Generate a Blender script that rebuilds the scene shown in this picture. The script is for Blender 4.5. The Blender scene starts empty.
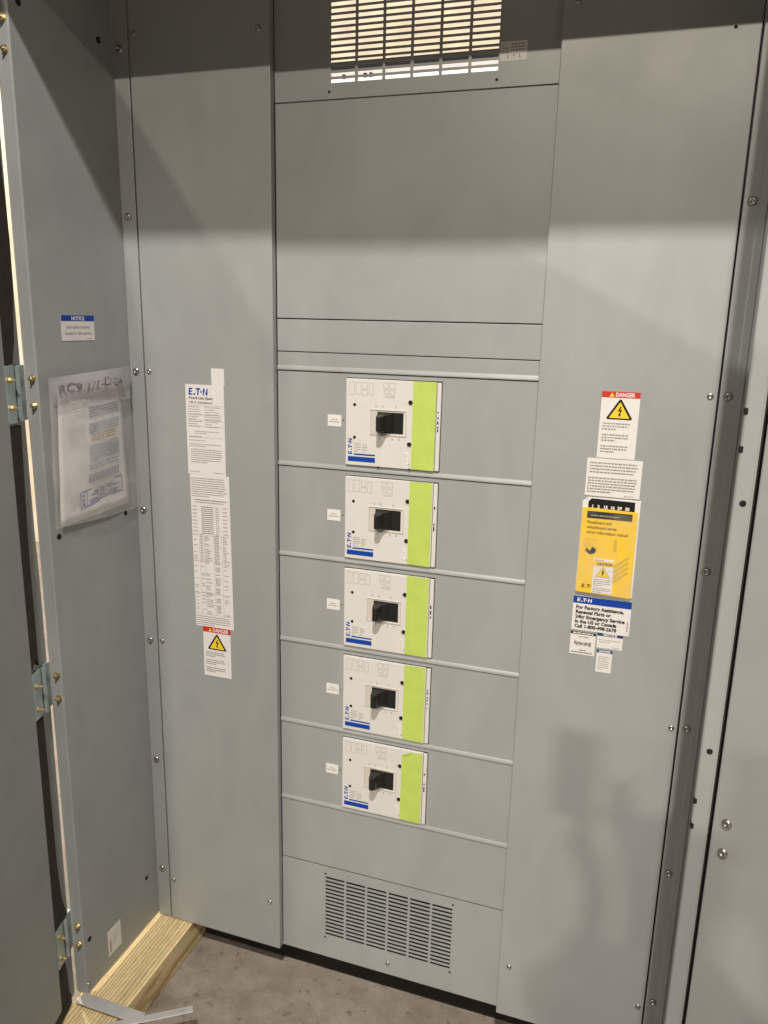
import bpy, bmesh, math, random
from mathutils import Vector, Matrix
random.seed(7)
S = bpy.context.scene
C = S.collection
PI = math.pi

# ------------------------------------------------------------------ materials
def mat(name, col, rough=.5, metal=0., spec=.5, bump=0., bscale=300., mottle=0., mscale=6., coat=0., rvar=0.):
    m = bpy.data.materials.new(name); m.use_nodes = True
    nt = m.node_tree; N = nt.nodes; L = nt.links
    b = N['Principled BSDF']
    b.inputs['Base Color'].default_value = (*col, 1); b.inputs['Roughness'].default_value = rough
    b.inputs['Metallic'].default_value = metal; b.inputs['Specular IOR Level'].default_value = spec
    b.inputs['Coat Weight'].default_value = coat
    tc = N.new('ShaderNodeTexCoord')
    if mottle or rvar:
        n = N.new('ShaderNodeTexNoise'); n.inputs['Scale'].default_value = mscale
        n.inputs['Detail'].default_value = 5; n.inputs['Roughness'].default_value = .6
        L.new(tc.outputs['Object'], n.inputs['Vector'])
        if mottle:
            r = N.new('ShaderNodeMapRange'); r.inputs['From Min'].default_value = .3; r.inputs['From Max'].default_value = .7
            r.inputs['To Min'].default_value = 1 - mottle; r.inputs['To Max'].default_value = 1 + mottle
            L.new(n.outputs['Fac'], r.inputs['Value'])
            v = N.new('ShaderNodeVectorMath'); v.operation = 'SCALE'; v.inputs[0].default_value = col
            L.new(r.outputs['Result'], v.inputs['Scale']); L.new(v.outputs['Vector'], b.inputs['Base Color'])
        if rvar:
            r = N.new('ShaderNodeMapRange'); r.inputs['From Min'].default_value = .3; r.inputs['From Max'].default_value = .7
            r.inputs['To Min'].default_value = rough - rvar; r.inputs['To Max'].default_value = rough + rvar
            L.new(n.outputs['Fac'], r.inputs['Value']); L.new(r.outputs['Result'], b.inputs['Roughness'])
    if bump:
        n2 = N.new('ShaderNodeTexNoise'); n2.inputs['Scale'].default_value = bscale; n2.inputs['Detail'].default_value = 2
        L.new(tc.outputs['Object'], n2.inputs['Vector'])
        bp = N.new('ShaderNodeBump'); bp.inputs['Strength'].default_value = bump; bp.inputs['Distance'].default_value = .0006
        L.new(n2.outputs['Fac'], bp.inputs['Height']); L.new(bp.outputs['Normal'], b.inputs['Normal'])
    return m

M = {}
GREY = (.326, .339, .332)
M['paint'] = mat('grey_enamel', GREY, .40, spec=.8, bump=.10, bscale=420, mottle=.035, mscale=3.2, rvar=.06)
M['paint2'] = mat('grey_enamel_wall', GREY, .5, bump=.10, bscale=420, mottle=.05, mscale=4, rvar=.06)
def scuff(m):
    nt = m.node_tree; N = nt.nodes; L = nt.links; b = N['Principled BSDF']
    tc = [n for n in N if n.type == 'TEX_COORD'][0]
    src = b.inputs['Base Color'].links[0].from_socket
    mp = N.new('ShaderNodeMapping'); mp.inputs['Scale'].default_value = (2.2, 2.2, .9); mp.inputs['Rotation'].default_value = (0, .5, 0)
    L.new(tc.outputs['Object'], mp.inputs['Vector'])
    n = N.new('ShaderNodeTexNoise'); n.inputs['Scale'].default_value = 2.2; n.inputs['Detail'].default_value = 9; n.inputs['Distortion'].default_value = 1.6; n.inputs['Roughness'].default_value = .62
    L.new(mp.outputs[0], n.inputs['Vector'])
    r = N.new('ShaderNodeMapRange'); r.inputs['From Min'].default_value = .35; r.inputs['From Max'].default_value = .72; r.inputs['To Min'].default_value = .955; r.inputs['To Max'].default_value = 1.07
    L.new(n.outputs['Fac'], r.inputs['Value'])
    # dust specks
    s_ = N.new('ShaderNodeTexNoise'); s_.inputs['Scale'].default_value = 130; s_.inputs['Detail'].default_value = 2
    L.new(tc.outputs['Object'], s_.inputs['Vector'])
    r2 = N.new('ShaderNodeMapRange'); r2.inputs['From Min'].default_value = .73; r2.inputs['From Max'].default_value = .80; r2.inputs['To Min'].default_value = 0; r2.inputs['To Max'].default_value = .14
    L.new(s_.outputs['Fac'], r2.inputs['Value'])
    ad = N.new('ShaderNodeMath'); ad.operation = 'ADD'; L.new(r.outputs[0], ad.inputs[0]); L.new(r2.outputs[0], ad.inputs[1])
    v = N.new('ShaderNodeVectorMath'); v.operation = 'SCALE'; L.new(src, v.inputs[0]); L.new(ad.outputs[0], v.inputs['Scale'])
    L.new(v.outputs['Vector'], b.inputs['Base Color'])
    w = N.new('ShaderNodeTexNoise'); w.inputs['Scale'].default_value = 4.5; w.inputs['Detail'].default_value = 1; L.new(tc.outputs['Object'], w.inputs['Vector'])
    old = b.inputs['Normal'].links[0].from_socket
    bp = N.new('ShaderNodeBump'); bp.inputs['Strength'].default_value = .5; bp.inputs['Distance'].default_value = .004
    L.new(w.outputs['Fac'], bp.inputs['Height']); L.new(old, bp.inputs['Normal']); L.new(bp.outputs['Normal'], b.inputs['Normal'])
scuff(M['paint']); scuff(M['paint2'])
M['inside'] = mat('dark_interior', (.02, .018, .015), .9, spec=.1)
M['black'] = mat('black_plastic', (.012, .011, .01), .38, bump=.2, bscale=500)
M['hole'] = mat('black_hole', (.006, .006, .006), .9)
M['cream'] = mat('breaker_cream', (.67, .655, .635), .45, mottle=.02, mscale=30)
M['cream2'] = mat('breaker_emboss', (.60, .56, .50), .5)
M['green'] = mat('lime_tape', (.50, .63, .125), .45, bump=.6, bscale=55, mottle=.06, mscale=25)
M['foam'] = mat('dark_foam', (.035, .024, .018), .9, bump=.8, bscale=160, mottle=.3, mscale=30)
M['steel'] = mat('screw_steel', (.46, .45, .42), .32, metal=1., mottle=.1, mscale=200)
M['zinc'] = mat('hinge_zinc', (.46, .54, .56), .42, metal=.75, mottle=.18, mscale=40, bump=.3, bscale=200)
M['gold'] = mat('yellow_zinc', (.70, .58, .33), .36, metal=1., mottle=.15, mscale=150)
M['paper'] = mat('label_paper', (.75, .73, .715), .5, mottle=.02, mscale=20)
M['yellow'] = mat('label_yellow', (.86, .56, .03), .45, mottle=.03, mscale=20)
M['tri'] = mat('triangle_yellow', (.85, .62, .03), .45)
M['red'] = mat('label_red', (.55, .035, .02), .45)
M['blue'] = mat('label_blue', (.006, .052, .34), .45, spec=.25)
M['navy'] = mat('label_navy', (.02, .03, .16), .45)
M['ink'] = mat('ink_black', (.012, .010, .009), .5, spec=.25)
M['inkgrey'] = mat('ink_grey', (.27, .255, .235), .5)
M['inklight'] = mat('ink_light', (.50, .475, .44), .5)
M['inkblue'] = mat('ink_bluegrey', (.26, .28, .37), .5)
M['inkbrown'] = mat('ink_brown', (.45, .22, .13), .5)
M['brownink'] = mat('brown_ink', (.16, .10, .015), .5)
M['wipe'] = mat('grey_yellow_print', (.62, .43, .05), .5)
M['white'] = mat('white_print', (.8, .78, .74), .5)
M['galv'] = mat('galvanised_steel', (.42, .41, .40), .6, metal=.3, mottle=.12, mscale=18, bump=.2, bscale=120)
M['highlight'] = mat('highlight_steel', (.74, .75, .76), .35, metal=.55, mottle=.08, mscale=60)  # lighter steel that carries the strip's painted edge highlight
M['duct'] = mat('white_duct', (.8, .78, .76), .5)
M['wall'] = mat('cream_wall', (.80, .68, .52), .8, mottle=.16, mscale=5)
M['skin'] = mat('skin', (.5, .32, .23), .55)
M['shirt'] = mat('navy_cloth', (.05, .06, .09), .9, bump=.6, bscale=90)
M['jeans'] = mat('denim', (.06, .08, .13), .9, bump=.6, bscale=90)
M['hair'] = mat('brown_hair', (.05, .03, .02), .7, bump=1., bscale=120)

def plastic(name, a, col, rough):
    m = bpy.data.materials.new(name); m.use_nodes = True
    nt = m.node_tree; N = nt.nodes; L = nt.links
    b = N['Principled BSDF']; b.inputs['Base Color'].default_value = (*col, 1); b.inputs['Roughness'].default_value = rough
    tr = N.new('ShaderNodeBsdfTransparent'); mx = N.new('ShaderNodeMixShader')
    tc = N.new('ShaderNodeTexCoord'); n = N.new('ShaderNodeTexNoise'); n.inputs['Scale'].default_value = 14
    n.inputs['Detail'].default_value = 4
    L.new(tc.outputs['Object'], n.inputs['Vector'])
    r = N.new('ShaderNodeMapRange'); r.inputs['From Min'].default_value = .35; r.inputs['From Max'].default_value = .65
    r.inputs['To Min'].default_value = max(0, a - .07); r.inputs['To Max'].default_value = a + .07
    L.new(n.outputs['Fac'], r.inputs['Value']); L.new(r.outputs['Result'], mx.inputs['Fac'])
    bp = N.new('ShaderNodeBump'); bp.inputs['Strength'].default_value = .5; bp.inputs['Distance'].default_value = .004
    L.new(n.outputs['Fac'], bp.inputs['Height']); L.new(bp.outputs['Normal'], b.inputs['Normal'])
    L.new(tr.outputs[0], mx.inputs[1]); L.new(b.outputs[0], mx.inputs[2])
    L.new(mx.outputs[0], N['Material Output'].inputs['Surface'])
    return m
M['pouch'] = plastic('clear_plastic', .25, (.84, .82, .80), .2)
M['pocket'] = plastic('pocket_film', .02, (.75, .72, .66), .22)
M['pouchtop'] = plastic('milky_plastic', .55, (.52, .49, .50), .3)

def wood():
    m = bpy.data.materials.new('pine'); m.use_nodes = True
    nt = m.node_tree; N = nt.nodes; L = nt.links; b = N['Principled BSDF']
    tc = N.new('ShaderNodeTexCoord')
    def streak(sx, sy, det, dist=0):
        mp = N.new('ShaderNodeMapping'); mp.inputs['Scale'].default_value = (sx, sy, sx)
        L.new(tc.outputs['Object'], mp.inputs['Vector'])
        n = N.new('ShaderNodeTexNoise'); n.inputs['Scale'].default_value = 1; n.inputs['Detail'].default_value = det
        n.inputs['Distortion'].default_value = dist
        L.new(mp.outputs[0], n.inputs['Vector']); return n
    # growth rings: thin late-wood lines across X, bent by a long noise
    sp = N.new('ShaderNodeSeparateXYZ'); L.new(tc.outputs['Object'], sp.inputs[0])
    bend = streak(7, 1.6, 3); 
    m1 = N.new('ShaderNodeMath'); m1.operation = 'MULTIPLY'; m1.inputs[1].default_value = .055; L.new(bend.outputs['Fac'], m1.inputs[0])
    m2 = N.new('ShaderNodeMath'); m2.operation = 'ADD'; L.new(sp.outputs['X'], m2.inputs[0]); L.new(m1.outputs[0], m2.inputs[1])
    mz = N.new('ShaderNodeMath'); mz.operation = 'MULTIPLY_ADD'; mz.inputs[1].default_value = .12; L.new(sp.outputs['Z'], mz.inputs[0]); L.new(m2.outputs[0], mz.inputs[2])
    m3 = N.new('ShaderNodeMath'); m3.operation = 'MULTIPLY'; m3.inputs[1].default_value = 640; L.new(mz.outputs[0], m3.inputs[0])
    m4 = N.new('ShaderNodeMath'); m4.operation = 'SINE'; L.new(m3.outputs[0], m4.inputs[0])
    cr = N.new('ShaderNodeValToRGB'); e = cr.color_ramp.elements
    e[0].position = 0; e[0].color = (.68, .56, .32, 1); e[1].position = .66; e[1].color = (.66, .53, .29, 1)
    x = e.new(.93); x.color = (.47, .32, .15, 1)
    mr = N.new('ShaderNodeMapRange'); mr.inputs['From Min'].default_value = -1; L.new(m4.outputs[0], mr.inputs['Value']); L.new(mr.outputs[0], cr.inputs['Fac'])
    c = streak(26, 1.2, 4, .4); d = streak(650, 60, 3); g = streak(240, 240, 2)
    cr2 = N.new('ShaderNodeMapRange'); cr2.inputs['From Min'].default_value = .3; cr2.inputs['From Max'].default_value = .7; cr2.inputs['To Min'].default_value = .80; cr2.inputs['To Max'].default_value = 1.14
    L.new(c.outputs['Fac'], cr2.inputs['Value'])
    r = N.new('ShaderNodeMapRange'); r.inputs['From Min'].default_value = .25; r.inputs['From Max'].default_value = .75; r.inputs['To Min'].default_value = .72; r.inputs['To Max'].default_value = 1.22
    L.new(d.outputs['Fac'], r.inputs['Value'])
    mm = N.new('ShaderNodeMath'); mm.operation = 'MULTIPLY'; L.new(cr2.outputs[0], mm.inputs[0]); L.new(r.outputs[0], mm.inputs[1])
    v = N.new('ShaderNodeVectorMath'); v.operation = 'SCALE'
    L.new(cr.outputs['Color'], v.inputs[0]); L.new(mm.outputs[0], v.inputs['Scale'])
    L.new(v.outputs['Vector'], b.inputs['Base Color']); b.inputs['Roughness'].default_value = .92; b.inputs['Specular IOR Level'].default_value = .2
    bp = N.new('ShaderNodeBump'); bp.inputs['Strength'].default_value = .6; bp.inputs['Distance'].default_value = .001
    L.new(g.outputs['Fac'], bp.inputs['Height']); L.new(bp.outputs['Normal'], b.inputs['Normal'])
    return m
M['wood'] = wood()

def concrete():
    m = bpy.data.materials.new('concrete'); m.use_nodes = True
    nt = m.node_tree; N = nt.nodes; L = nt.links; b = N['Principled BSDF']
    tc = N.new('ShaderNodeTexCoord')
    def noise(s, d, r=.6):
        n = N.new('ShaderNodeTexNoise'); n.inputs['Scale'].default_value = s; n.inputs['Detail'].default_value = d
        n.inputs['Roughness'].default_value = r
        L.new(tc.outputs['Object'], n.inputs['Vector']); return n
    n1 = noise(6, 12, .74); n2 = noise(34, 9, .7); n3 = noise(420, 4, .8)
    cr = N.new('ShaderNodeValToRGB'); e = cr.color_ramp.elements
    e[0].position = .33; e[0].color = (.165, .140, .112, 1); e[1].position = .68; e[1].color = (.31, .272, .23, 1)
    L.new(n1.outputs['Fac'], cr.inputs['Fac'])
    cr2 = N.new('ShaderNodeValToRGB'); e = cr2.color_ramp.elements
    e[0].position = .335; e[0].color = (.48, .45, .43, 1); e[1].position = .42; e[1].color = (1, 1, 1, 1)
    L.new(n2.outputs['Fac'], cr2.inputs['Fac'])
    mx = N.new('ShaderNodeMix'); mx.data_type = 'RGBA'; mx.blend_type = 'MULTIPLY'; mx.inputs['Factor'].default_value = 1
    L.new(cr.outputs['Color'], mx.inputs[6]); L.new(cr2.outputs['Color'], mx.inputs[7])
    r = N.new('ShaderNodeMapRange'); r.inputs['From Min'].default_value = .25; r.inputs['From Max'].default_value = .75; r.inputs['To Min'].default_value = .68; r.inputs['To Max'].default_value = 1.32
    L.new(n3.outputs['Fac'], r.inputs['Value'])
    v = N.new('ShaderNodeVectorMath'); v.operation = 'SCALE'
    L.new(mx.outputs[2], v.inputs[0]); L.new(r.outputs['Result'], v.inputs['Scale'])
    L.new(v.outputs['Vector'], b.inputs['Base Color']); b.inputs['Roughness'].default_value = .6
    bp = N.new('ShaderNodeBump'); bp.inputs['Strength'].default_value = .5; bp.inputs['Distance'].default_value = .002
    L.new(n2.outputs['Fac'], bp.inputs['Height']); L.new(bp.outputs['Normal'], b.inputs['Normal'])
    return m
M['floor'] = concrete()

# ------------------------------------------------------------------ mesh helpers
def box(bm, x0, x1, y0, y1, z0, z1):
    v = [bm.verts.new((x, y, z)) for z in (z0, z1) for y in (y0, y1) for x in (x0, x1)]
    for f in ((0, 2, 3, 1), (4, 5, 7, 6), (0, 1, 5, 4), (2, 6, 7, 3), (0, 4, 6, 2), (1, 3, 7, 5)):
        bm.faces.new([v[i] for i in f])

def prism_x(bm, prof, x0, x1):
    a = [bm.verts.new((x0, p[0], p[1])) for p in prof]; b = [bm.verts.new((x1, p[0], p[1])) for p in prof]
    n = len(prof)
    for i in range(n):
        bm.faces.new((a[i], a[(i + 1) % n], b[(i + 1) % n], b[i]))
    bm.faces.new(a[::-1]); bm.faces.new(b)

def prism_z(bm, poly, z0, z1):
    a = [bm.verts.new((p[0], p[1], z0)) for p in poly]; b = [bm.verts.new((p[0], p[1], z1)) for p in poly]
    n = len(poly)
    for i in range(n):
        bm.faces.new((a[i], a[(i + 1) % n], b[(i + 1) % n], b[i]))
    bm.faces.new(a[::-1]); bm.faces.new(b)

def lathe(bm, prof, seg=20, hexed=()):
    """profile of (radius, height) round +Z"""
    rings = []
    for k, (r, h) in enumerate(prof):
        if r < 1e-6: rings.append([bm.verts.new((0, 0, h))]); continue
        ring = []
        for i in range(seg):
            a = 2 * PI * i / seg; rr = r
            if k in hexed:
                t = (a % (PI / 3)) - PI / 6; rr = r * math.cos(PI / 6) / math.cos(t)
            ring.append(bm.verts.new((rr * math.cos(a), rr * math.sin(a), h)))
        rings.append(ring)
    for A, B in zip(rings[:-1], rings[1:]):
        for i in range(seg):
            j = (i + 1) % seg
            if len(A) == 1 and len(B) == 1: continue
            if len(A) == 1: bm.faces.new((A[0], B[i], B[j]))
            elif len(B) == 1: bm.faces.new((A[i], A[j], B[0]))
            else: bm.faces.new((A[i], A[j], B[j], B[i]))

def obj(name, bm, m, parent=None, bevel=0, smooth=False, label=None, mw=None, local=False):
    """link bm as one mesh object. mw: world matrix of the mesh's own frame; local: coordinates are the parent's"""
    me = bpy.data.meshes.new(name)
    bmesh.ops.recalc_face_normals(bm, faces=bm.faces)
    bm.to_mesh(me); bm.free()
    if smooth: me.shade_smooth()
    me.materials.append(m)
    o = bpy.data.objects.new(name, me); C.objects.link(o)
    if parent is not None:
        o.parent = parent
        if not local: o.matrix_parent_inverse = WORLD[parent.name].inverted()
    o.matrix_basis = mw if mw is not None else Matrix()
    if parent is None: WORLD[o.name] = o.matrix_basis.copy()
    else: WORLD[o.name] = (WORLD[parent.name] @ o.matrix_basis) if local else o.matrix_basis.copy()
    if bevel:
        b = o.modifiers.new('bevel', 'BEVEL'); b.width = bevel; b.segments = 2; b.limit_method = 'ANGLE'
        b.angle_limit = math.radians(35); b.harden_normals = False
    if label: o['label'] = label
    return o
WORLD = {}

def thing(name, label, cat, loc=(0, 0, 0), group=None):
    o = bpy.data.objects.new(name, None); C.objects.link(o); o.location = loc
    o['label'] = label; o['category'] = cat
    if group: o['group'] = group
    WORLD[o.name] = Matrix.Translation(loc); o.empty_display_size = .1
    return o
def tag(o, label, cat, group=None):
    o['label'] = label; o['category'] = cat
    if group: o['group'] = group
    return o

def nb(): return bmesh.new()

# frames: local x = reading direction, local y = up, local z = towards the viewer
def frame_back(x, y, z, roll=0):      # faces -Y
    return Matrix.Translation((x, y, z)) @ Matrix(((1, 0, 0, 0), (0, 0, -1, 0), (0, 1, 0, 0), (0, 0, 0, 1))) @ Matrix.Rotation(roll, 4, 'Z')
def frame_left(x, y, z, roll=0):      # on the left wall, faces +X
    return Matrix.Translation((x, y, z)) @ Matrix(((0, 0, 1, 0), (1, 0, 0, 0), (0, 1, 0, 0), (0, 0, 0, 1))) @ Matrix.Rotation(roll, 4, 'Z')

def text_into(bm, s, x, y, size, h=.0004, align='LEFT', bold=0, rot=0, sx=1., lh=1.):
    cu = bpy.data.curves.new('t', 'FONT'); cu.body = s; cu.size = size; cu.align_x = align; cu.align_y = 'BOTTOM_BASELINE' if '\n' not in s else 'TOP'
    cu.offset = bold; cu.space_line = lh; cu.resolution_u = 3
    o = bpy.data.objects.new('t', cu); C.objects.link(o)
    bpy.context.view_layer.update()
    dg = bpy.context.evaluated_depsgraph_get()
    me = bpy.data.meshes.new_from_object(o.evaluated_get(dg))
    me.transform(Matrix.Translation((x, y, h)) @ Matrix.Rotation(rot, 4, 'Z') @ Matrix.Diagonal((sx, 1, 1, 1)))
    bm.from_mesh(me)
    bpy.data.objects.remove(o); bpy.data.curves.remove(cu); bpy.data.meshes.remove(me)

def logo_into(bm, x, y, H, W, h=.0008, rot=0):
    """five-letter wordmark: E, a low wedge for A, T, a dot for O, N"""
    def P(pts): 
        out = []
        for (a, b_) in pts:
            a = a * W + b_ * H * .08; b_ = b_ * H
            if rot: a, b_ = -b_, a
            out.append((x + a, y + b_))
        bm.faces.new([bm.verts.new((p[0], p[1], h)) for p in out])
    P([(0, 0), (.20, 0), (.20, .20), (.07, .20), (.07, .40), (.18, .40), (.18, .60), (.07, .60), (.07, .80), (.20, .80), (.20, 1), (0, 1)])
    P([(.24, 0), (.34, 0), (.355, .26), (.29, .26)])
    P([(.37, .78), (.61, .78), (.61, 1), (.37, 1)]); P([(.455, 0), (.525, 0), (.525, .78), (.455, .78)])
    P([(.655 + .042 * math.cos(t * PI / 6), .5 + .16 * math.sin(t * PI / 6)) for t in range(12)])
    P([(.745, 0), (.81, 0), (.81, 1), (.745, 1)]); P([(.93, 0), (.995, 0), (.995, 1), (.93, 1)])
    P([(.81, 1), (.81, .72), (.93, 0), (.93, .28)])
def quad(bm, x0, x1, y0, y1, h=.0004, t=.00015):
    box(bm, x0, x1, y0, y1, h - t, h)
def poly(bm, pts, h):
    bm.faces.new([bm.verts.new((p[0], p[1], h)) for p in pts])
def dashes(bm, x0, x1, y, hgt, h=.0005, fill=.9, wmin=.002, wmax=.006):
    """one line of illegibly small print: word-length strokes"""
    x = x0; end = x0 + (x1 - x0) * fill
    while x < end:
        w = min(random.uniform(wmin, wmax), end - x)
        if w > .0006: poly(bm, [(x, y), (x + w, y), (x + w, y + hgt), (x, y + hgt)], h)
        x += w + random.uniform(.0009, .0016)
def para(bm, x0, x1, ytop, n, pitch, hgt=None, last=.5, **k):
    for i in range(n):
        dashes(bm, x0, x1, ytop - pitch * (i + 1), hgt or pitch * .42, fill=(last if i == n - 1 else random.uniform(.9, 1)), **k)

# ------------------------------------------------------------------ the switchboard
root = thing('switchboard', 'large grey steel electrical switchboard with its front doors open, five breakers up the middle', 'switchboard', (.3, -.16, 0))
ZT = 2.39
LX, RX = -.39, .993         # inner faces of the side walls
D = -.33                    # front of the frame

# --- left and right side walls, flanges and lips
b = nb(); box(b, LX - .0025, LX, D + .001, .9, .008, ZT); obj('side_wall', b, M['paint2'], root)
b = nb(); box(b, RX, RX + .0025, D + .001, .9, .008, ZT); obj('side_wall', b, M['paint2'], root)
b = nb(); prism_z(b, [(LX + .0005, -.0195), (-.3500, -.0195), (-.3500, .004), (-.3525, .004), (-.3525, -.0165), (LX + .0005, -.0165)], .0, ZT); obj('corner_flange', b, M['paint'], root, bevel=.001)
b = nb(); prism_z(b, [(.9515, -.0195), (.9775, -.0195), (.9790, -.0212), (RX - .0005, -.0212), (RX - .0005, -.0165), (.9540, -.0165), (.9540, .004), (.9515, .004)], 0, ZT)
obj('corner_flange', b, M['paint'], root, bevel=.001)
b = nb(); prism_z(b, [(-.4245, D), (-.394, D), (-.3905, D + .003), (-.3905, D + .030), (-.3935, D + .030), (-.3935, D + .0045), (-.4245, D + .0045)], .006, ZT)
obj('front_lip', b, M['paint2'], root, bevel=.0012)
b = nb(); prism_z(b, [(.970, D), (.9935, D), (.9935, D + .03), (.990, D + .03), (.990, D + .004), (.9695, D + .004), (.9695, D + .010), (.967, D + .010), (.967, D + .0025)], .006, ZT)
obj('front_lip', b, M['paint'], root, bevel=.0012)
# bottom front sill strap and small foot bracket
b = nb(); box(b, -.402, -.218, -.362, -.329, .004, .009); obj('sill_strap', b, M['galv'], root, bevel=.001)
# roof and front header
b = nb(); box(b, -.44, 1.03, -.45, .0, ZT, ZT + .03); obj('roof', b, M['paint'], root)
# interior back, added rear light block and cover
b = nb(); box(b, LX, RX, .58, .6, 0, 2.10); obj('rear_panel', b, M['inside'], root)
b = nb(); box(b, LX, RX, .56, .60, -.09, -.002); obj('rear_light_block', b, M['inside'], root)  # unseen, added to stop rear lamp light leaking under the cabinet
b = nb(); box(b, LX, RX, .003, .575, -.003, -.0006); obj('bottom_plate', b, M['paint'], root)  # spread full width to keep rear lamp light off the floor below
b = nb(); box(b, .0, .6, .30, .31, .0, 2.12); obj('barrier', b, mat('inner_barrier', (.10, .10, .09), .7), root)

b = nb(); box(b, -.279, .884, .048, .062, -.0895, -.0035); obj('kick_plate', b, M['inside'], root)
# --- tall side panels: pans standing 2 cm proud of the middle
def pan(x0, x1, z0, z1):
    bm = nb(); box(bm, x0, x1, -.02, -.0005, z0, z1)
    return obj('tall_panel', bm, M['paint'], root, bevel=.0016)
pan(-.346, 0, .0, ZT - .002)
pan(.604, .948, .0, ZT - .002)
for q0, q1 in ((-.3499, -.3461), (.9481, .9514)):
    b = nb(); box(b, q0, q1, .001, .005, .002, ZT); obj('seam_shade_strip', b, M['hole'], root)  # black strips stand in for the shade inside the panel seams

# --- middle column
XA, XB = .0012, .6025
def plain(z0, z1, y=0., name='cover_plate'):
    bm = nb(); box(bm, XA, XB, y, .014, z0 + .0012, z1 - .0012); return obj(name, bm, M['paint'], root, bevel=.001)
def railed(z0, z1, name='breaker_plate'):
    z0 += .0012; z1 -= .0008
    prof = [(.0, z1), (.0, z0 + .0108), (-.0010, z0 + .0088), (-.0022, z0 + .0060), (-.0030, z0 + .0030), (-.0030, z0 + .0008), (-.0025, z0), (.012, z0), (.012, z1)]
    bm = nb(); prism_x(bm, prof, XA, XB); return obj(name, bm, M['paint'], root, bevel=.0008)
b = nb(); box(b, -.002, .606, .0142, .016, 0, 2.146); obj('backing', b, M['inside'], root)
for q0, q1 in ((-.03, .03), (.575, .64)):
    b = nb(); box(b, q0, q1, .0165, .018, .01, ZT - .004); obj('light_leak_strip', b, M['inside'], root)  # unseen dark strips added to block rear light at the panel gaps

def perforated(name, z0, z1, vx0, vx1, vz0, vz1, nc, nr, slotw, sloth):
    px = (vx1 - vx0 + (1 - slotw) * 0) / (nc - 1 + slotw); pz = (vz1 - vz0) / (nr - 1 + sloth)
    xs = [XA]; 
    for i in range(nc): xs += [vx0 + i * px, vx0 + i * px + slotw * px]
    xs.append(XB)
    zs = [z0 + .0012]
    for j in range(nr): zs += [vz0 + j * pz, vz0 + j * pz + sloth * pz]
    zs.append(z1 - .0012)
    bm = nb()
    V = [[bm.verts.new((x, 0, z)) for z in zs] for x in xs]
    for i in range(len(xs) - 1):
        for j in range(len(zs) - 1):
            if i % 2 == 1 and j % 2 == 1: continue
            bm.faces.new((V[i][j], V[i + 1][j], V[i + 1][j + 1], V[i][j + 1]))
    # keep the face direction towards -Y
    me_o = obj(name, bm, M['paint'], root)
    me = me_o.data
    if me.polygons[0].normal.y > 0: me.flip_normals()
    s = me_o.modifiers.new('thick', 'SOLIDIFY'); s.thickness = .0016; s.offset = -1
    return me_o
perforated('vent_panel', 2.1461, ZT - .002, .1305, .4825, 2.1775, 2.3630, 6, 16, .90, .60)
b = nb(); box(b, XA, XB, .002, .014, 2.1473, 2.1490); obj('vent_panel_return', b, M['paint'], root)
plain(1.698, 2.1461)
plain(1.6246, 1.698)
railed(1.582, 1.6246, 'filler_strip')
PZ = [1.582 - .22348 * i for i in range(6)]
for i in range(5): railed(PZ[i + 1], PZ[i])
plain(.2858, .4646)
perforated('vent_panel', 0, .2858, .1275, .4755, .0715, .2540, 6, 16, .90, .55)

# small black rivet holes
def dots(pts, y, r, name='rivet_hole', m='hole', fr=frame_back):
    for (x, z) in pts:
        bm = nb(); lathe(bm, [(0, .0006), (r, .0006), (r, 0)], 12)
        mw = frame_back(x, y, z) if fr is frame_back else frame_left(y, x, z)
        obj(name, bm, M[m], root, mw=mw)
dots([(.127, 2.161), (.481, 2.161), (.127, .262), (.476, .266), (.127, .062), (.476, .062)], 0, .0028)
dots([(.254, 1.3745), (.328, 1.3755)], -.0068, .0022)

# --- white duct and dark bus bar seen through the top vent
b = nb(); prism_x(b, [(.12, 2.165), (.34, 2.298), (.34, 2.293), (.12, 2.160)], -.35, .95); du = obj('wiring_duct', b, M['duct'], root)
for x in (.045, .100, .115):
    b = nb(); box(b, x - .0035, x + .0035, .285, .293, 2.268, 2.276); obj('duct_hole', b, M['hole'], root)
b = nb(); box(b, -.35, .95, .33, .345, 2.300, 2.318); obj('bus_bar', b, M['hole'], root)

# ------------------------------------------------------------------ screws
def dome_bm(r, h, sock=.42):
    bm = nb()
    lathe(bm, [(0, h * .45), (r * sock * .8, h * .45), (r * sock, h * .97), (r * .6, h), (r * .85, h * .72), (r, h * .25), (r * 1.0, 0)], 24, hexed=(1, 2))
    return bm
def ring_bm(r, h):
    bm = nb(); lathe(bm, [(r, .0), (r, h), (r * 1.12, h), (r * 1.12, 0)], 24); return bm
proto = {}
def place_screw(kind, mw, parent=root, m='steel', name='screw'):
    if kind not in proto:
        if kind == 'big': bm = dome_bm(.0088, .0042)
        elif kind == 'small': bm = dome_bm(.0062, .0030)
        elif kind == 'bolt':
            bm = nb(); lathe(bm, [(.0078, 0), (.0078, .0012), (.0060, .0012), (.0060, .0062), (.0052, .0070), (.0024, .0070), (.0022, .0125), (0, .0125)], 24, hexed=(2, 3, 4))
        o = obj(name, bm, M[m], parent, smooth=False, mw=mw)
        if kind != 'bolt': o.data.shade_smooth()
        proto[kind] = o
        return o
    o = proto[kind].copy(); C.objects.link(o); o.parent = parent
    o.matrix_parent_inverse = WORLD[parent.name].inverted(); o.matrix_basis = mw
    return o
rr = lambda: random.uniform(0, PI)
for z in (2.274, 1.921, 1.565, 1.216, .860, .507, .158): place_screw('big', frame_back(-.3715, -.0197, z, rr()))
for z in (1.924, 1.571, 1.218, .866, .509, .158): place_screw('big', frame_back(.9665, -.0197, z, rr()))
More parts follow.
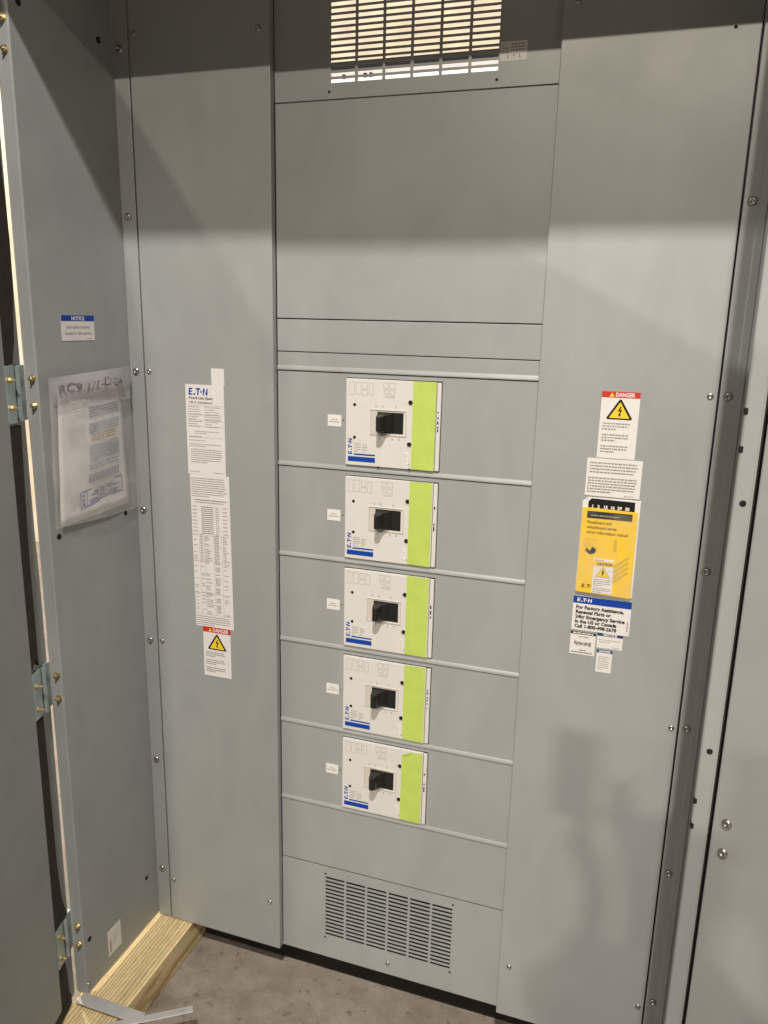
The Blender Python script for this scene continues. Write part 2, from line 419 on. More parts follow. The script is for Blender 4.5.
for x, z in ((-.334, 2.303), (-.026, 2.287), (-.334, 1.566), (-.334, .863), (-.334, .130), (-.029, .144),
             (.629, 2.278), (.935, 1.570), (.936, .863), (.629, .147), (.936, .135)):
    place_screw('small', frame_back(x, -.0202, z, rr()))
place_screw('small', frame_back(.307, -.0002, .034, rr()))
dots([(.905, 2.212)], -.0203, .003)
# holes in the left wall and right lip
for y, z, r in ((-.068, 2.279, .007), (-.302, 2.274, .007), (-.068, 1.217, .0062), (-.305, 1.216, .0066), (-.069, .157, .006), (-.310, .158, .0068)):
    bm = nb(); lathe(bm, [(0, .0008), (r, .0008), (r, 0)], 18); obj('knockout_hole', bm, M['hole'], root, mw=frame_left(LX, y, z))
place_screw('small', frame_left(LX, -.325, .034))
for z in (1.428, .988):
    bm = nb(); lathe(bm, [(0, .0008), (.0052, .0008), (.0052, 0)], 18); obj('knockout_hole', bm, M['hole'], root, mw=frame_back(.9815, D, z))
for z in (1.574, 1.514, .888, .838):
    bm = nb(); box(bm, .9662, .9722, D - .0006, D + .014, z - .0055, z + .0055); obj('latch_slot', bm, M['hole'], root, bevel=.0015)

# ------------------------------------------------------------------ circuit breakers
def shift(z0):  # every breaker is drawn round the first one's height
    return z0 - 1.582
BX0, BX1 = .1745, .3955
LABB = ['topmost breaker, toggle showing square on', 'second breaker from the top', 'middle breaker of the five', 'fourth breaker from the top', 'lowest breaker, green tape folded over at its top corner']
def breaker(i):
    zt = PZ[i] - .011; zb = PZ[i] - .2075
    FR = Matrix.Translation((0, -.0065, PZ[i]))
    bm = nb(); box(bm, BX0 - .0016, BX1 + .0012, -.0006, .002, zb - .0016, zt + .0016)
    obj('cutout_gap_shade', bm, M['inside'], root)  # dark frame stands in for the shaded gap round the breaker
    bm = nb(); box(bm, BX0, .3850, -.0065, .06, zb, zt)
    base = obj('circuit_breaker', bm, M['cream'], root, bevel=.0012, label=LABB[i])
    def sub(name, bm, m, **k): return obj(name, bm, m, base, **k)
    bm = nb(); box(bm, .3862, BX1, -.0052, .05, zb + .001, zt - .001); sub('side_strip', bm, M['cream'], bevel=.0006)
    bm = nb()
    for _ in range(7):
        z = zb + .085 + random.uniform(0, .055); box(bm, .3885, .3915, -.0056, -.0051, z, z + random.uniform(.002, .005))
    sub('strip_mark', bm, M['ink'])
    # raised frame round the toggle window
    W = (.2335, .3185, PZ[i] - .1345, PZ[i] - .0765)
    bm = nb(); t = .0022
    box(bm, W[0], W[1], -.0085, -.006, W[3] - t, W[3]); box(bm, W[0], W[1], -.0085, -.006, W[2], W[2] + t)
    box(bm, W[0], W[0] + t, -.0085, -.006, W[2] + t, W[3] - t); box(bm, W[1] - t, W[1], -.0085, -.006, W[2] + t, W[3] - t)
    sub('window_frame', bm, M['cream2'], bevel=.0006)
    bm = nb(); box(bm, .2365, .2485, -.0075, -.006, W[2] + .004, W[3] - .004); sub('slide_plate', bm, M['cream2'])
    bm = nb(); box(bm, .2500, .3115, -.0078, -.006, W[2] + .0055, W[3] - .0055); sub('toggle_window', bm, M['black'], bevel=.0005)
    # toggle: rounded boss with a paddle that sticks out to the left
    zc = (W[2] + W[3]) / 2 + .001
    bm = nb()
    prof = [(.2525, -.0078), (.2535, -.018), (.2560, -.034), (.2590, -.038), (.2660, -.038), (.2700, -.033), (.2740, -.021), (.2830, -.014), (.2900, -.0078)]
    a = [bm.verts.new((x, y, zc - .021 + max(0, (-.0078 - y)) * .10)) for x, y in prof]
    c = [bm.verts.new((x, y, zc + .021 - max(0, (-.0078 - y)) * .22)) for x, y in prof]
    for k in range(len(prof)):
        q = (k + 1) % len(prof); bm.faces.new((a[k], a[q], c[q], c[k]))
    bm.faces.new(a[::-1]); bm.faces.new(c)
    sub('toggle', bm, M['black'], bevel=.0015)
    bm = nb()
    for x in (.276, .283, .290, .297, .304): box(bm, x, x + .0012, -.0084, -.0077, W[2] + .008, W[3] - .008)
    sub('toggle_rib', bm, M['hole'])
    # mounting holes
    for (x, dz, r) in ((.1955, -.069, .0036), (.1960, -.143, .0036), (.3270, -.058, .0052), (.3265, -.151, .0052)):
        bm = nb(); lathe(bm, [(0, .0005), (r, .0005), (r, 0)], 16)
        sub('mounting_hole', bm, M['hole'], mw=frame_back(x, -.0065, PZ[i] + dz))
        if r > .004:
            bm = nb(); lathe(bm, [(r, .0003), (r * 1.28, .0009), (r * 1.4, 0)], 16); sub('hole_collar', bm, M['cream2'], mw=frame_back(x, -.0065, PZ[i] + dz), smooth=True)
    # green tape
    zt2 = zt + .0004; zb2 = zb + .002
    xx = .3315 if i == 0 else .3300
    w = .0530
    bm = nb()
    if i == 4:
        V = [(xx, zb2), (xx + w, zb2 - .001), (xx + w, zt2 - .010), (xx + w - .003, zt2 - .001), (xx + .020, zt2 - .006), (xx + .001, zt2 - .016)]
    else:
        V = [(xx, zb2), (xx + w, zb2 - .001), (xx + w + .0005, zt2), (xx + .0005, zt2)]
    f = [bm.verts.new((x, -.0073, z)) for x, z in V]; g = [bm.verts.new((x, -.0066, z)) for x, z in V]
    n = len(V)
    for k in range(n): bm.faces.new((f[k], f[(k + 1) % n], g[(k + 1) % n], g[k]))
    bm.faces.new(f[::-1]); bm.faces.new(g)
    sub('green_tape', bm, M['green'])
    if i == 4:
        bm = nb(); P = [(xx + .001, -.0076, zt2 - .016), (xx + .020, -.0080, zt2 - .006), (xx + .028, -.0088, zt2 - .002), (xx + .018, -.0095, zt2 - .011)]
        bm.faces.new([bm.verts.new(p) for p in P]); sub('tape_fold', bm, mat('tape_back', (.33, .50, .06), .6))
    # prints: brand bars, brand name, small text
    LF = frame_back(0, -.0066, PZ[i])
    bm = nb(); quad(bm, .1805, .2465, -.1985, -.1870, .0003); quad(bm, .1945, .2465, -.1835, -.1800, .0003)
    sub('blue_bar', bm, M['blue'], mw=LF)
    bm = nb(); logo_into(bm, .1905, -.1825, .0095, .036, .0004, rot=1); sub('brand_name', bm, M['blue'], mw=LF)
    bm = nb()
    # large outlined grey pattern at the top left
    def outl(x0, x1, y0, y1, t=.0013):
        for q in ((x0, x1, y1 - t, y1), (x0, x1, y0, y0 + t), (x0, x0 + t, y0 + t, y1 - t), (x1 - t, x1, y0 + t, y1 - t)): quad(bm, *q, h=.0002)
    for (x0, x1, y0, y1) in ((.183, .195, -.047, -.018), (.198, .211, -.046, -.018), (.214, .226, -.033, -.018), (.214, .226, -.047, -.034), (.229, .240, -.046, -.020),
                             (.263, .275, -.030, -.017), (.277, .291, -.030, -.017), (.265, .276, -.042, -.032), (.278, .290, -.044, -.032), (.268, .290, -.050, -.046)): outl(x0, x1, y0, y1)
    sub('outline_print', bm, M['inklight'], mw=LF)
    bm = nb()
    para(bm, .196, .212, -.152, 5, .0048, .0016, wmin=.002, wmax=.005, h=.0003); para(bm, .216, .228, -.155, 4, .0052, .0018, wmin=.002, wmax=.004, h=.0003)
    for x in (.246, .262, .292): quad(bm, x, x + .0016, -.0725, -.0672, .0003)
    for x in (.255, .285, .301): quad(bm, x, x + .0022, -.144, -.139, .0003)
    sub('small_print', bm, M['inkgrey'], mw=LF)
    bm = nb()
    quad(bm, .3175, .3250, -.196, -.169, .0002); sub('white_tab', bm, M['white'], mw=LF)
    bm = nb(); para(bm, .3185, .3240, -.170, 5, .005, .0018, wmin=.001, wmax=.003, h=.0004); poly(bm, [(.3255, -.1975), (.3295, -.1975), (.3275, -.193)], .0004)
    sub('tab_print', bm, M['inkgrey'], mw=LF)
for i in range(5):
    breaker(i)
    bm = nb(); box(bm, 0, .0335, 0, .0268, 0, .0008)
    o = obj('nameplate', bm, M['paper'], root, mw=frame_back(.1275, -.0002, PZ[i] - .1220 + (0 if i else .0), random.uniform(-.01, .01)))
    bm = nb(); dashes(bm, .010, .024, .0150, .0020, .0010, fill=1); dashes(bm, .0035, .030, .0095, .0022, .0010, fill=1)
    obj('printed_text', bm, M['inkgrey'], o, local=True)
    dots([(.1665, PZ[i] - .107)], 0, .0016)

# ------------------------------------------------------------------ labels
def label(name, mw, w, h, m='paper', lab=None, th=.0006):
    bm = nb(); box(bm, 0, w, 0, h, 0, th); return obj(name, bm, M[m], root, mw=mw, label=lab)
def sub(o, name, bm, m): return obj(name, bm, M[m], o, local=True)
def triangle(o, cx, y0, w, h, inner='tri', z=.0008):
    r = w * .06
    bm = nb(); poly(bm, [(cx - w / 2 + r, y0), (cx + w / 2 - r, y0), (cx + w / 2, y0 + r * .8), (cx + r * .6, y0 + h), (cx - r * .6, y0 + h), (cx - w / 2, y0 + r * .8)], z)
    t = sub(o, 'warning_triangle', bm, 'ink')
    k = .80; yi = y0 + h * .075
    bm = nb(); poly(bm, [(cx - w / 2 * k + .0003, yi), (cx + w / 2 * k - .0003, yi), (cx, yi + h * k)], z + .0002)
    sub(o, 'triangle_fill', bm, inner)
    s = h; c = cx; y = y0
    bm = nb()
    poly(bm, [(c + .02 * s, y + .66 * s), (c - .10 * s, y + .40 * s), (c + .02 * s, y + .42 * s), (c - .02 * s, y + .27 * s), (c + .03 * s, y + .27 * s), (c + .12 * s, y + .50 * s), (c + .01 * s, y + .48 * s), (c + .08 * s, y + .66 * s)], z + .0004)
    poly(bm, [(c - .07 * s, y + .28 * s), (c + .005 * s, y + .12 * s), (c + .07 * s, y + .29 * s)], z + .0004)
    sub(o, 'lightning_bolt', bm, 'ink')
YL = -.0202
# upper left data label
o = label('data_label', frame_back(-.2345, YL, 1.322, .0), .1045, .2185, lab='tall white data label with a blue logo at its top')
o.rotation_euler  # keep
bm = nb(); logo_into(bm, .0085, .1935, .0165, .052); sub(o, 'brand_name', bm, 'blue')
bm = nb(); text_into(bm, 'Pow-R-Line Xpert', .009, .1835, .0088, .0008, bold=.0002); text_into(bm, '14513  Switchboard', .009, .1735, .0078, .0008, bold=.0001); sub(o, 'title_print', bm, 'ink')
bm = nb()
for k in range(9):
    y = .164 - k * .0058
    dashes(bm, .006, .045, y, .0018, .0008, fill=random.uniform(.5, .95)); dashes(bm, .052, .098, y, .0018, .0008, fill=random.uniform(.4, .95))
for y in (.1685, .146, .1335, .1185, .0915): quad(bm, .005, .099, y, y + .0006, .0008)
para(bm, .022, .09, .1105, 2, .005, .0018, h=.0008); para(bm, .006, .08, .0975, 1, .005, .0018, h=.0008)
para(bm, .006, .096, .088, 1, .005, .0018, h=.0008); para(bm, .006, .099, .079, 2, .005, .0018, h=.0008)
para(bm, .010, .098, .066, 7, .0052, .0020, h=.0008); dashes(bm, .006, .035, .006, .0018, .0008); dashes(bm, .07, .1, .006, .0018, .0008)
sub(o, 'printed_text', bm, 'inkgrey')
# lower left data label
o = label('data_label', frame_back(-.2275, YL, .9245, .008), .1085, .3970, lab='long white label filled with small tables')
bm = nb()
para(bm, .003, .102, .392, 9, .0056, .0022, h=.0008)
text_into(bm, '', 0, 0, .01)
para(bm, .010, .100, .338, 2, .006, .0026, last=.9, h=.0008)
for k in range(14): dashes(bm, .028, .062, .315 - k * .0052, .0026, .0008, fill=1, wmin=.004, wmax=.01); dashes(bm, .068, .078, .315 - k * .0052, .002, .0008)
for k in range(8): dashes(bm, .004, .018, .315 - k * .009, .0022, .0008); dashes(bm, .088, .102, .315 - k * .0095, .0022, .0008)
for k in range(46):
    y = .243 - k * .0046
    if random.random() < .45: dashes(bm, .003, .013, y, .002, .0008)
    dashes(bm, .022, .030, y, .0022, .0008, fill=1) if (k < 16 or random.random() < .4) else None
    if random.random() < .7: dashes(bm, .035, .055, y, .0022, .0008, fill=random.uniform(.4, 1))
    if random.random() < .75: dashes(bm, .062, .075, y, .0026, .0008, fill=1)
    if random.random() < (.9 if k < 14 else .35): dashes(bm, .086, .103, y, .002, .0008, fill=random.uniform(.4, 1))
for y in (.333, .243, .175, .09, .034): quad(bm, .003, .105, y, y + .0006, .0008)
for x in (.019, .033, .059, .082): quad(bm, x, x + .0005, .034, .243, .0008)
para(bm, .003, .104, .032, 5, .0056, .0022, h=.0008)
sub(o, 'printed_text', bm, 'inkgrey')
# small white sticker above
o = label('blank_sticker', frame_back(-.1625, YL, 1.5405), .0345, .0395, lab='small white square sticker above the logo label')
# danger labels
def danger(mw, w, h, lab, band, name='danger_label'):
    o = label(name, mw, w, h, lab=lab)
    bm = nb(); quad(bm, 0, w, h - band, h, .0008); sub(o, 'red_band', bm, 'red')
    s = band * .92
    bm = nb(); text_into(bm, 'DANGER', w * .36, h - band * .82, s, .0010, bold=.0003, sx=.8); sub(o, 'band_text', bm, 'white')
    bm = nb(); poly(bm, [(w * .2, h - band * .85), (w * .33, h - band * .85), (w * .265, h - band * .2)], .0010); sub(o, 'band_triangle', bm, 'tri')
    tw = w * .68; th_ = tw * .80
    triangle(o, w * .5, h - band * 1.25 - th_, tw, th_)
    y = h - band * 1.25 - th_ - h * .03
    bm = nb(); p = (y - .006) / 12.0
    for g in range(3): para(bm, w * .08, w * .80, y - g * p * 4, 3, p, p * .5, h=.0008)
    sub(o, 'printed_text', bm, 'inkgrey')
    return o
danger(frame_back(-.2080, YL - .0008, .7895), .0795, .1365, 'danger label under the long label of tables', .0150)
danger(frame_back(.7325, YL, 1.4355), .0745, .1355, 'danger label above the yellow booklet', .0125)
o = label('text_label', frame_back(.7150, YL - .0008, 1.3550), .1090, .0790, lab='white label with two paragraphs of tiny capitals')
bm = nb(); para(bm, .006, .103, .0745, 4, .0064, .0028, h=.0008, wmin=.003, wmax=.008, last=.9); para(bm, .004, .103, .0425, 6, .0058, .0028, h=.0008, wmin=.003, wmax=.008); dashes(bm, .078, .1, .003, .0016, .0008)
sub(o, 'printed_text', bm, 'inkgrey')
# assistance label
o = label('assistance_label', frame_back(.7105, YL - .0006, 1.0565), .1200, .0770, lab='white label with blue band and bold black phone text')
bm = nb(); quad(bm, 0, .1200, .0610, .0770, .0008); sub(o, 'blue_band', bm, 'blue')
bm = nb(); logo_into(bm, .008, .0652, .0080, .030, .0010); sub(o, 'brand_name', bm, 'white')
bm = nb()
for k, s in enumerate(('For Factory Assistance,', 'Renewal Parts or', '24hr Emergency Service', 'in the US or Canada', 'Call 1-800-498-2678')):
    text_into(bm, s, .0065, .0488 - k * .0108, .0108, .0008, bold=.0005, sx=.97)
sub(o, 'phone_text', bm, 'ink')
bm = nb(); text_into(bm, '7A12345', .1155, .012, .0045, .0008, rot=PI / 2); bm.free()
bm = nb()
for k in range(7): poly(bm, [(.1135, .010 + k * .0032), (.1165, .010 + k * .0032), (.1165, .0122 + k * .0032), (.1135, .0122 + k * .0032)], .0008)
sub(o, 'side_print', bm, 'inkgrey')
# small black-headed label
o = label('small_label', frame_back(.7105, YL, 1.0000), .0530, .0525, lab='small white label with black band and scribbled seal')
bm = nb(); quad(bm, 0, .0530, .0465, .0525, .0008)
for k in range(26):
    x = .009 + k * .00138; hh = random.uniform(.004, .012); c = .0255 + random.uniform(-.002, .002)
    if 10 < k < 15: hh *= .6
    poly(bm, [(x, c - hh / 2), (x + .0009, c - hh / 2), (x + .0011, c + hh / 2), (x + .0002, c + hh / 2)], .0008)
dashes(bm, .020, .034, .0095, .002, .0008, fill=1); dashes(bm, .004, .048, .004, .0022, .0008, fill=1); dashes(bm, .018, .038, .040, .0018, .0008, fill=1)
sub(o, 'black_print', bm, 'ink')
bm = nb(); dashes(bm, .005, .048, .0482, .0024, .0010, fill=1, wmin=.004, wmax=.01); sub(o, 'band_text', bm, 'white')
def notice(mw, w, h, lab, band, tsize, lines, name='notice_label', m='navy'):
    o = label(name, mw, w, h, lab=lab)
    bm = nb(); quad(bm, 0, w, h - band, h, .0008); sub(o, 'blue_band', bm, m)
    bm = nb(); text_into(bm, 'NOTICE', w / 2, h - band * .84, tsize, .0010, align='CENTER', bold=.0003); sub(o, 'band_text', bm, 'white')
    bm = nb(); lines(bm); sub(o, 'printed_text', bm, 'inkgrey')
notice(frame_back(.7665, YL + .0001, 1.0220), .0530, .0350, 'wide notice label tucked under the phone label', .0075, .0078,
       lambda bm: (para(bm, .004, .049, .0235, 2, .0052, .0014, h=.0008), dashes(bm, .032, .05, .003, .0014, .0008)))
notice(frame_back(.7685, YL - .0004, .9660), .0325, .0525, 'narrow notice label, lowest on the right panel', .0072, .0064,
       lambda bm: para(bm, .004, .028, .040, 8, .0042, .0014, h=.0008))
def nl(bm):
    text_into(bm, 'Instruction booklet', .0530, .0260, .0098, .0008, align='CENTER', bold=.0001)
    text_into(bm, 'located in this section', .0530, .0130, .0098, .0008, align='CENTER', bold=.0001)
    dashes(bm, .080, .100, .003, .0014, .0008)
notice(frame_left(LX + .0002, -.2495, 1.6405), .1070, .0545, 'blue and white notice about the instruction booklet on left wall', .0125, .0115, nl, m='blue')
# listing mark beside the top vent
o = label('listing_label', frame_back(.4860, -.0002, 2.1920), .0515, .0345, lab='small worn listing label right of the top vent')
bm = nb()
n = 20
for k in range(n):
    a0, a1 = 2 * PI * k / n, 2 * PI * (k + 1) / n; R0, R1 = .0058, .0068; cx, cy = .0095, .0245
    poly(bm, [(cx + R0 * math.cos(a0), cy + R0 * math.sin(a0)), (cx + R1 * math.cos(a0), cy + R1 * math.sin(a0)), (cx + R1 * math.cos(a1), cy + R1 * math.sin(a1)), (cx + R0 * math.cos(a1), cy + R0 * math.sin(a1))], .0008)
text_into(bm, 'UL', .0095, .0215, .0070, .0008, align='CENTER', bold=.0002)
dashes(bm, .003, .017, .0140, .0026, .0008, fill=1)
for k in range(3): dashes(bm, .020, .048, .028 - k * .0052, .0028, .0008, fill=1)
text_into(bm, '7', .0120, .004, .009, .0008, bold=.0002); text_into(bm, 'L', .0360, .0055, .009, .0008, bold=.0003); dashes(bm, .024, .030, .009, .002, .0008)
sub(o, 'printed_text', bm, 'inkgrey')
# lot label on the left wall, low
bm = nb(); z0 = [(-.2440, .0415), (-.1880, .0480), (-.1930, .1140), (-.2440, .1265)]
o = label('lot_label', frame_left(LX + .0002, -.2440, .0440), .0530, .0760, lab='small tilted white label low on left wall')
bm = nb()
for k in range(9): poly(bm, [(.006, .010 + k * .004), (.013, .010 + k * .004), (.013, .0125 + k * .004), (.006, .0125 + k * .004)], .0008)
sub(o, 'red_print', bm, 'inkbrown')
bm = nb()
para(bm, .020, .045, .062, 5, .006, .0016, h=.0008); sub(o, 'printed_text', bm, 'inklight')

# ------------------------------------------------------------------ yellow booklet in its holder (thing)
bk = thing('booklet', 'yellow wiring manual booklet in white holder, standing on the blue banded phone label', 'booklet', (.771, -.03, 1.143))
def bkpart(name, bm, m, **k): return obj(name, bm, M[m], bk, **k)
HB = frame_back(.7125, YL - .0002, 1.1430)
def outline_box(bm, pts, z0, z1):
    a = [bm.verts.new((p[0], p[1], z0)) for p in pts]; c = [bm.verts.new((p[0], p[1], z1)) for p in pts]; n = len(pts)
    for k in range(n): bm.faces.new((a[k], a[(k + 1) % n], c[(k + 1) % n], c[k]))
    bm.faces.new(a[::-1]); bm.faces.new(c)
bm = nb(); outline_box(bm, [(0, .004), (.1165, 0), (.1155, .2090), (.010, .2085), (0, .1990)], 0, .003); holder = bkpart('holder', bm, 'paper', mw=HB, bevel=.0006)
bm = nb(); outline_box(bm, [(.012, .185), (.105, .185), (.1045, .2055), (.018, .2068), (.012, .200)], .003, .0040); o2 = bkpart('number_strip', bm, 'ink', mw=HB)
bm = nb()
for s, x in (('1', .021), ('2', .033), ('15', .047), ('16', .061), ('29', .075), ('30', .090)): text_into(bm, s, x, .1875, .0088, .0042, align='CENTER', bold=.0004)
obj('strip_numbers', bm, M['white'], o2, local=True)
bm = nb(); outline_box(bm, [(.0015, .002), (.1135, -.001), (.1125, .1850), (.001, .1875)], .003, .0062); cover = bkpart('cover', bm, 'yellow', mw=HB, bevel=.0005)
def cv(name, bm, m): return obj(name, bm, M[m], cover, local=True)
bm = nb(); quad(bm, .0115, .1020, .1655, .1805, .0066); cv('title_bar', bm, 'ink')
bm = nb(); dashes(bm, .020, .100, .1700, .0035, .0068, fill=.7); cv('bar_text', bm, 'inkgrey')
bm = nb()
for k, s in enumerate(('Panelboard and', 'switchboard series', 'wiring information manual')): text_into(bm, s, .0130, .1540 - k * .0108, .0092, .0066, bold=.0002, sx=.86)
cv('title_text', bm, 'brownink')
bm = nb()
for k in range(7): dashes(bm, .011, .045, .120 - k * .0042, .0012, .0066, fill=random.uniform(.5, 1))
for k in range(4):
    q = .052 + k * .011; poly(bm, [(.068, q - .022), (.074, q - .025), (.104, q + .002), (.102, q + .006)], .0066)
quad(bm, .0700, .0765, .098, .124, .0066)
cv('cover_drawing', bm, 'wipe')
bm = nb(); logo_into(bm, .0125, .0130, .0078, .028, .0066); cv('brand_name', bm, 'ink')
bm = nb(); poly(bm, [(.014, .094), (.024, .0865), (.034, .091), (.036, .099), (.028, .104), (.023, .095), (.016, .101)], .0066); cv('cover_emblem', bm, 'ink')
cl = None
bm = nb(); box(bm, .0335, .0745, .0040, .0800, .0068, .0074); cl = cv('caution_sticker', bm, 'paper')
bm = nb(); quad(bm, .0335, .0745, .0640, .0745, .0077); obj('caution_band', bm, M['yellow'], cover, local=True)
bm = nb(); text_into(bm, 'CAUTION', .0560, .0662, .0078, .0080, align='CENTER', bold=.0003, sx=.88)
obj('caution_text', bm, M['ink'], cover, local=True)
bm = nb()
poly(bm, [(.0385, .0400), (.0685, .0400), (.0535, .0655 - .002)], .0078); cv('warning_triangle', bm, 'inkbrown')
bm = nb(); poly(bm, [(.0405, .0412), (.0665, .0412), (.0535, .0612)], .0080); cv('triangle_fill', bm, 'tri')
bm = nb(); poly(bm, [(.0535, .0570), (.0505, .0500), (.0530, .0505), (.0515, .0435), (.0535, .0435), (.0570, .0520), (.0540, .0515), (.0555, .0570)], .0082); cv('lightning_bolt', bm, 'ink')
bm = nb(); para(bm, .036, .073, .038, 4, .0044, .0016, h=.0078); para(bm, .036, .073, .018, 3, .0040, .0016, h=.0078); para(bm, .036, .073, .0800, 1, .0045, .0016, h=.0078)
cv('sticker_text', bm, 'inkgrey')

bm = nb(); outline_box(bm, [(-.0015, -.0015), (.1180, -.0055), (.1165, .1790), (-.0005, .1815)], .0092, .0096); bkpart('clear_pocket', bm, 'pocket', mw=HB)
bm = nb(); outline_box(bm, [(.0035, .0035), (.1145, .0005), (.1135, .1830), (.003, .1855)], .0012, .0044); bkpart('page_block', bm, 'paper', mw=HB)
# ------------------------------------------------------------------ plastic pouch and the sheets inside (things)
def wavy(pts, nx, nz, depth, amp, seed, base, zs0, zs1):
    """bilinear patch on the left wall between four (y,z) corners, bulging towards +X"""
    rnd = random.Random(seed); ph = [rnd.uniform(0, 6) for _ in range(4)]
    bm = nb(); G = []
    for i in range(nx + 1):
        u = i / nx; row = []
        for j in range(nz + 1):
            w = j / nz
            a = Vector(pts[0]).lerp(Vector(pts[1]), u); c = Vector(pts[3]).lerp(Vector(pts[2]), u); p = c.lerp(a, w)
            e = math.sin(PI * u) * (.35 + .65 * math.sin(PI * min(1, (1 - w) * 1.15)))
            x = LX + base + depth * e + amp * (math.sin(9 * u + ph[0] + 4 * w) + .6 * math.sin(14 * w + ph[1] - 5 * u))
            row.append(bm.verts.new((max(x, LX + .001), p.x, p.y)))
        G.append(row)
    for i in range(nx):
        for j in range(nz): bm.faces.new((G[i][j], G[i + 1][j], G[i + 1][j + 1], G[i][j + 1]))
    return bm
sheet = obj('instruction_sheet', wavy([(-.281, 1.540), (-.072, 1.548), (-.055, 1.244), (-.303, 1.238)], 16, 16, .008, .0006, 3, .005, 0, 0), M['paper'], smooth=True)
sheet.modifiers.new('t', 'SOLIDIFY').thickness = .0015
tag(sheet, 'folded white instruction sheets showing through the clear pouch on left wall', 'paper sheet')
SF = frame_left(LX + .0152, -.292, 1.240, 0)
def sp(name, bm, m): 
    # lay the print on the bulged sheet: push every vertex out to the sheet's own surface
    for v in bm.verts:
        y = v.co.x - .292; z = v.co.y + 1.240
        u = min(1, max(0, (y + .300) / .240)); w = min(1, max(0, (z - 1.24) / .30))
        rnd = random.Random(3); ph = [rnd.uniform(0, 6) for _ in range(4)]
        e = math.sin(PI * u) * (.35 + .65 * math.sin(PI * min(1, (1 - w) * 1.15)))
        x = .005 + .008 * e + .0006 * (math.sin(9 * u + ph[0] + 4 * w) + .6 * math.sin(14 * w + ph[1] - 5 * u))
        v.co = Vector((LX + x + .0030 + v.co.z, y, z))
    return obj(name, bm, M[m], sheet)
sh = .06   # print climbs a little to the right
bm = nb()
def lines(bm, x0, x1, ytop, n, p, hh, fill=1.):
    for k in range(n):
        y = ytop - k * p; x = x0
        while x < x1 - .002:
            w = min(random.uniform(.006, .016), x1 - x); poly(bm, [(x, y + sh * (x - x0)), (x + w, y + sh * (x + w - x0)), (x + w, y + hh + sh * (x + w - x0)), (x, y + hh + sh * (x - x0))], .0003); x += w + .0016
lines(bm, .095, .205, .248, 4, .0062, .0030); lines(bm, .092, .205, .212, 4, .0060, .0030); lines(bm, .088, .200, .163, 8, .0048, .0028)
lines(bm, .085, .198, .118, 2, .007, .003); lines(bm, .082, .196, .096, 4, .0052, .003)
sp('printed_text', bm, 'inkblue')
bm = nb(); lines(bm, .097, .190, .187, 3, .0058, .0026); sp('red_text', bm, 'inkbrown')
bm = nb(); lines(bm, .030, .085, .250, 4, .0062, .0014); lines(bm, .028, .082, .212, 11, .0048, .0012); lines(bm, .095, .180, .074, 6, .0050, .0014)
lines(bm, .020, .050, .055, 5, .006, .0012); lines(bm, .075, .165, .014, 3, .0045, .0018)
for x in (.112, .135, .160): poly(bm, [(x, .040), (x + .006, .041), (x + .008, .072), (x + .002, .072)], .0003)
sp('grey_text', bm, 'inklight')
bm = nb()
def slq(x0, x1, y0, y1):
    poly(bm, [(x0, y0 + sh * 2 * (x0 - .05)), (x1, y0 + sh * 2 * (x1 - .05)), (x1, y1 + sh * 2 * (x1 - .05)), (x0, y1 + sh * 2 * (x0 - .05))], .0004)
slq(.052, .205, .0595, .0618); slq(.052, .205, .0230, .0253); slq(.052, .0542, .0253, .0595); slq(.203, .205, .0253, .0595); slq(.074, .0755, .0253, .0595)
slq(.100, .165, .0500, .0545); slq(.088, .195, .0445, .0468); slq(.110, .160, .0390, .0412); slq(.084, .192, .0335, .0358); slq(.084, .186, .0280, .0303)
slq(.060, .067, .050, .054); slq(.059, .068, .040, .044); slq(.060, .067, .029, .035)
sp('blue_frame', bm, 'blue')
pouch = obj('document_pouch', wavy([(-.312, 1.556), (-.044, 1.560), (-.022, 1.224), (-.322, 1.238)], 22, 22, .016, .0012, 5, .010, 0, 0), M['pouch'], smooth=True)
tag(pouch, 'clear plastic document pouch with marker writing hanging on the left wall', 'pouch')
bm = wavy([(-.316, 1.566), (-.040, 1.578), (-.040, 1.500), (-.312, 1.508)], 22, 6, .0155, .0012, 8, .014, 0, 0)
flap = obj('flap', bm, M['pouchtop'], pouch, smooth=True)
bm = nb(); text_into(bm, 'RC9 1/1-D-04', .000, .018, .034, .0, bold=.0003, sx=1.06)
for v in bm.verts:
    u = min(1, max(0, v.co.x / .262)); y = v.co.x - .294; z = 1.512 + v.co.y * .85 + (v.co.x) * .06 + .004 * math.sin(v.co.x * 55)
    w = min(1, max(0, (v.co.y) / .06)); rnd = random.Random(8); ph = [rnd.uniform(0, 6) for _ in range(4)]
    e = math.sin(PI * u) * (.35 + .65 * math.sin(PI * min(1, (1 - w) * 1.15)))
    x = .014 + .0155 * e + .0012 * (math.sin(9 * u + ph[0] + 4 * w) + .6 * math.sin(14 * w + ph[1] - 5 * u))
    v.co = Vector((LX + x + .0045, y, z))
obj('marker_writing', bm, mat('marker_ink', (.23, .205, .23), .6), pouch)

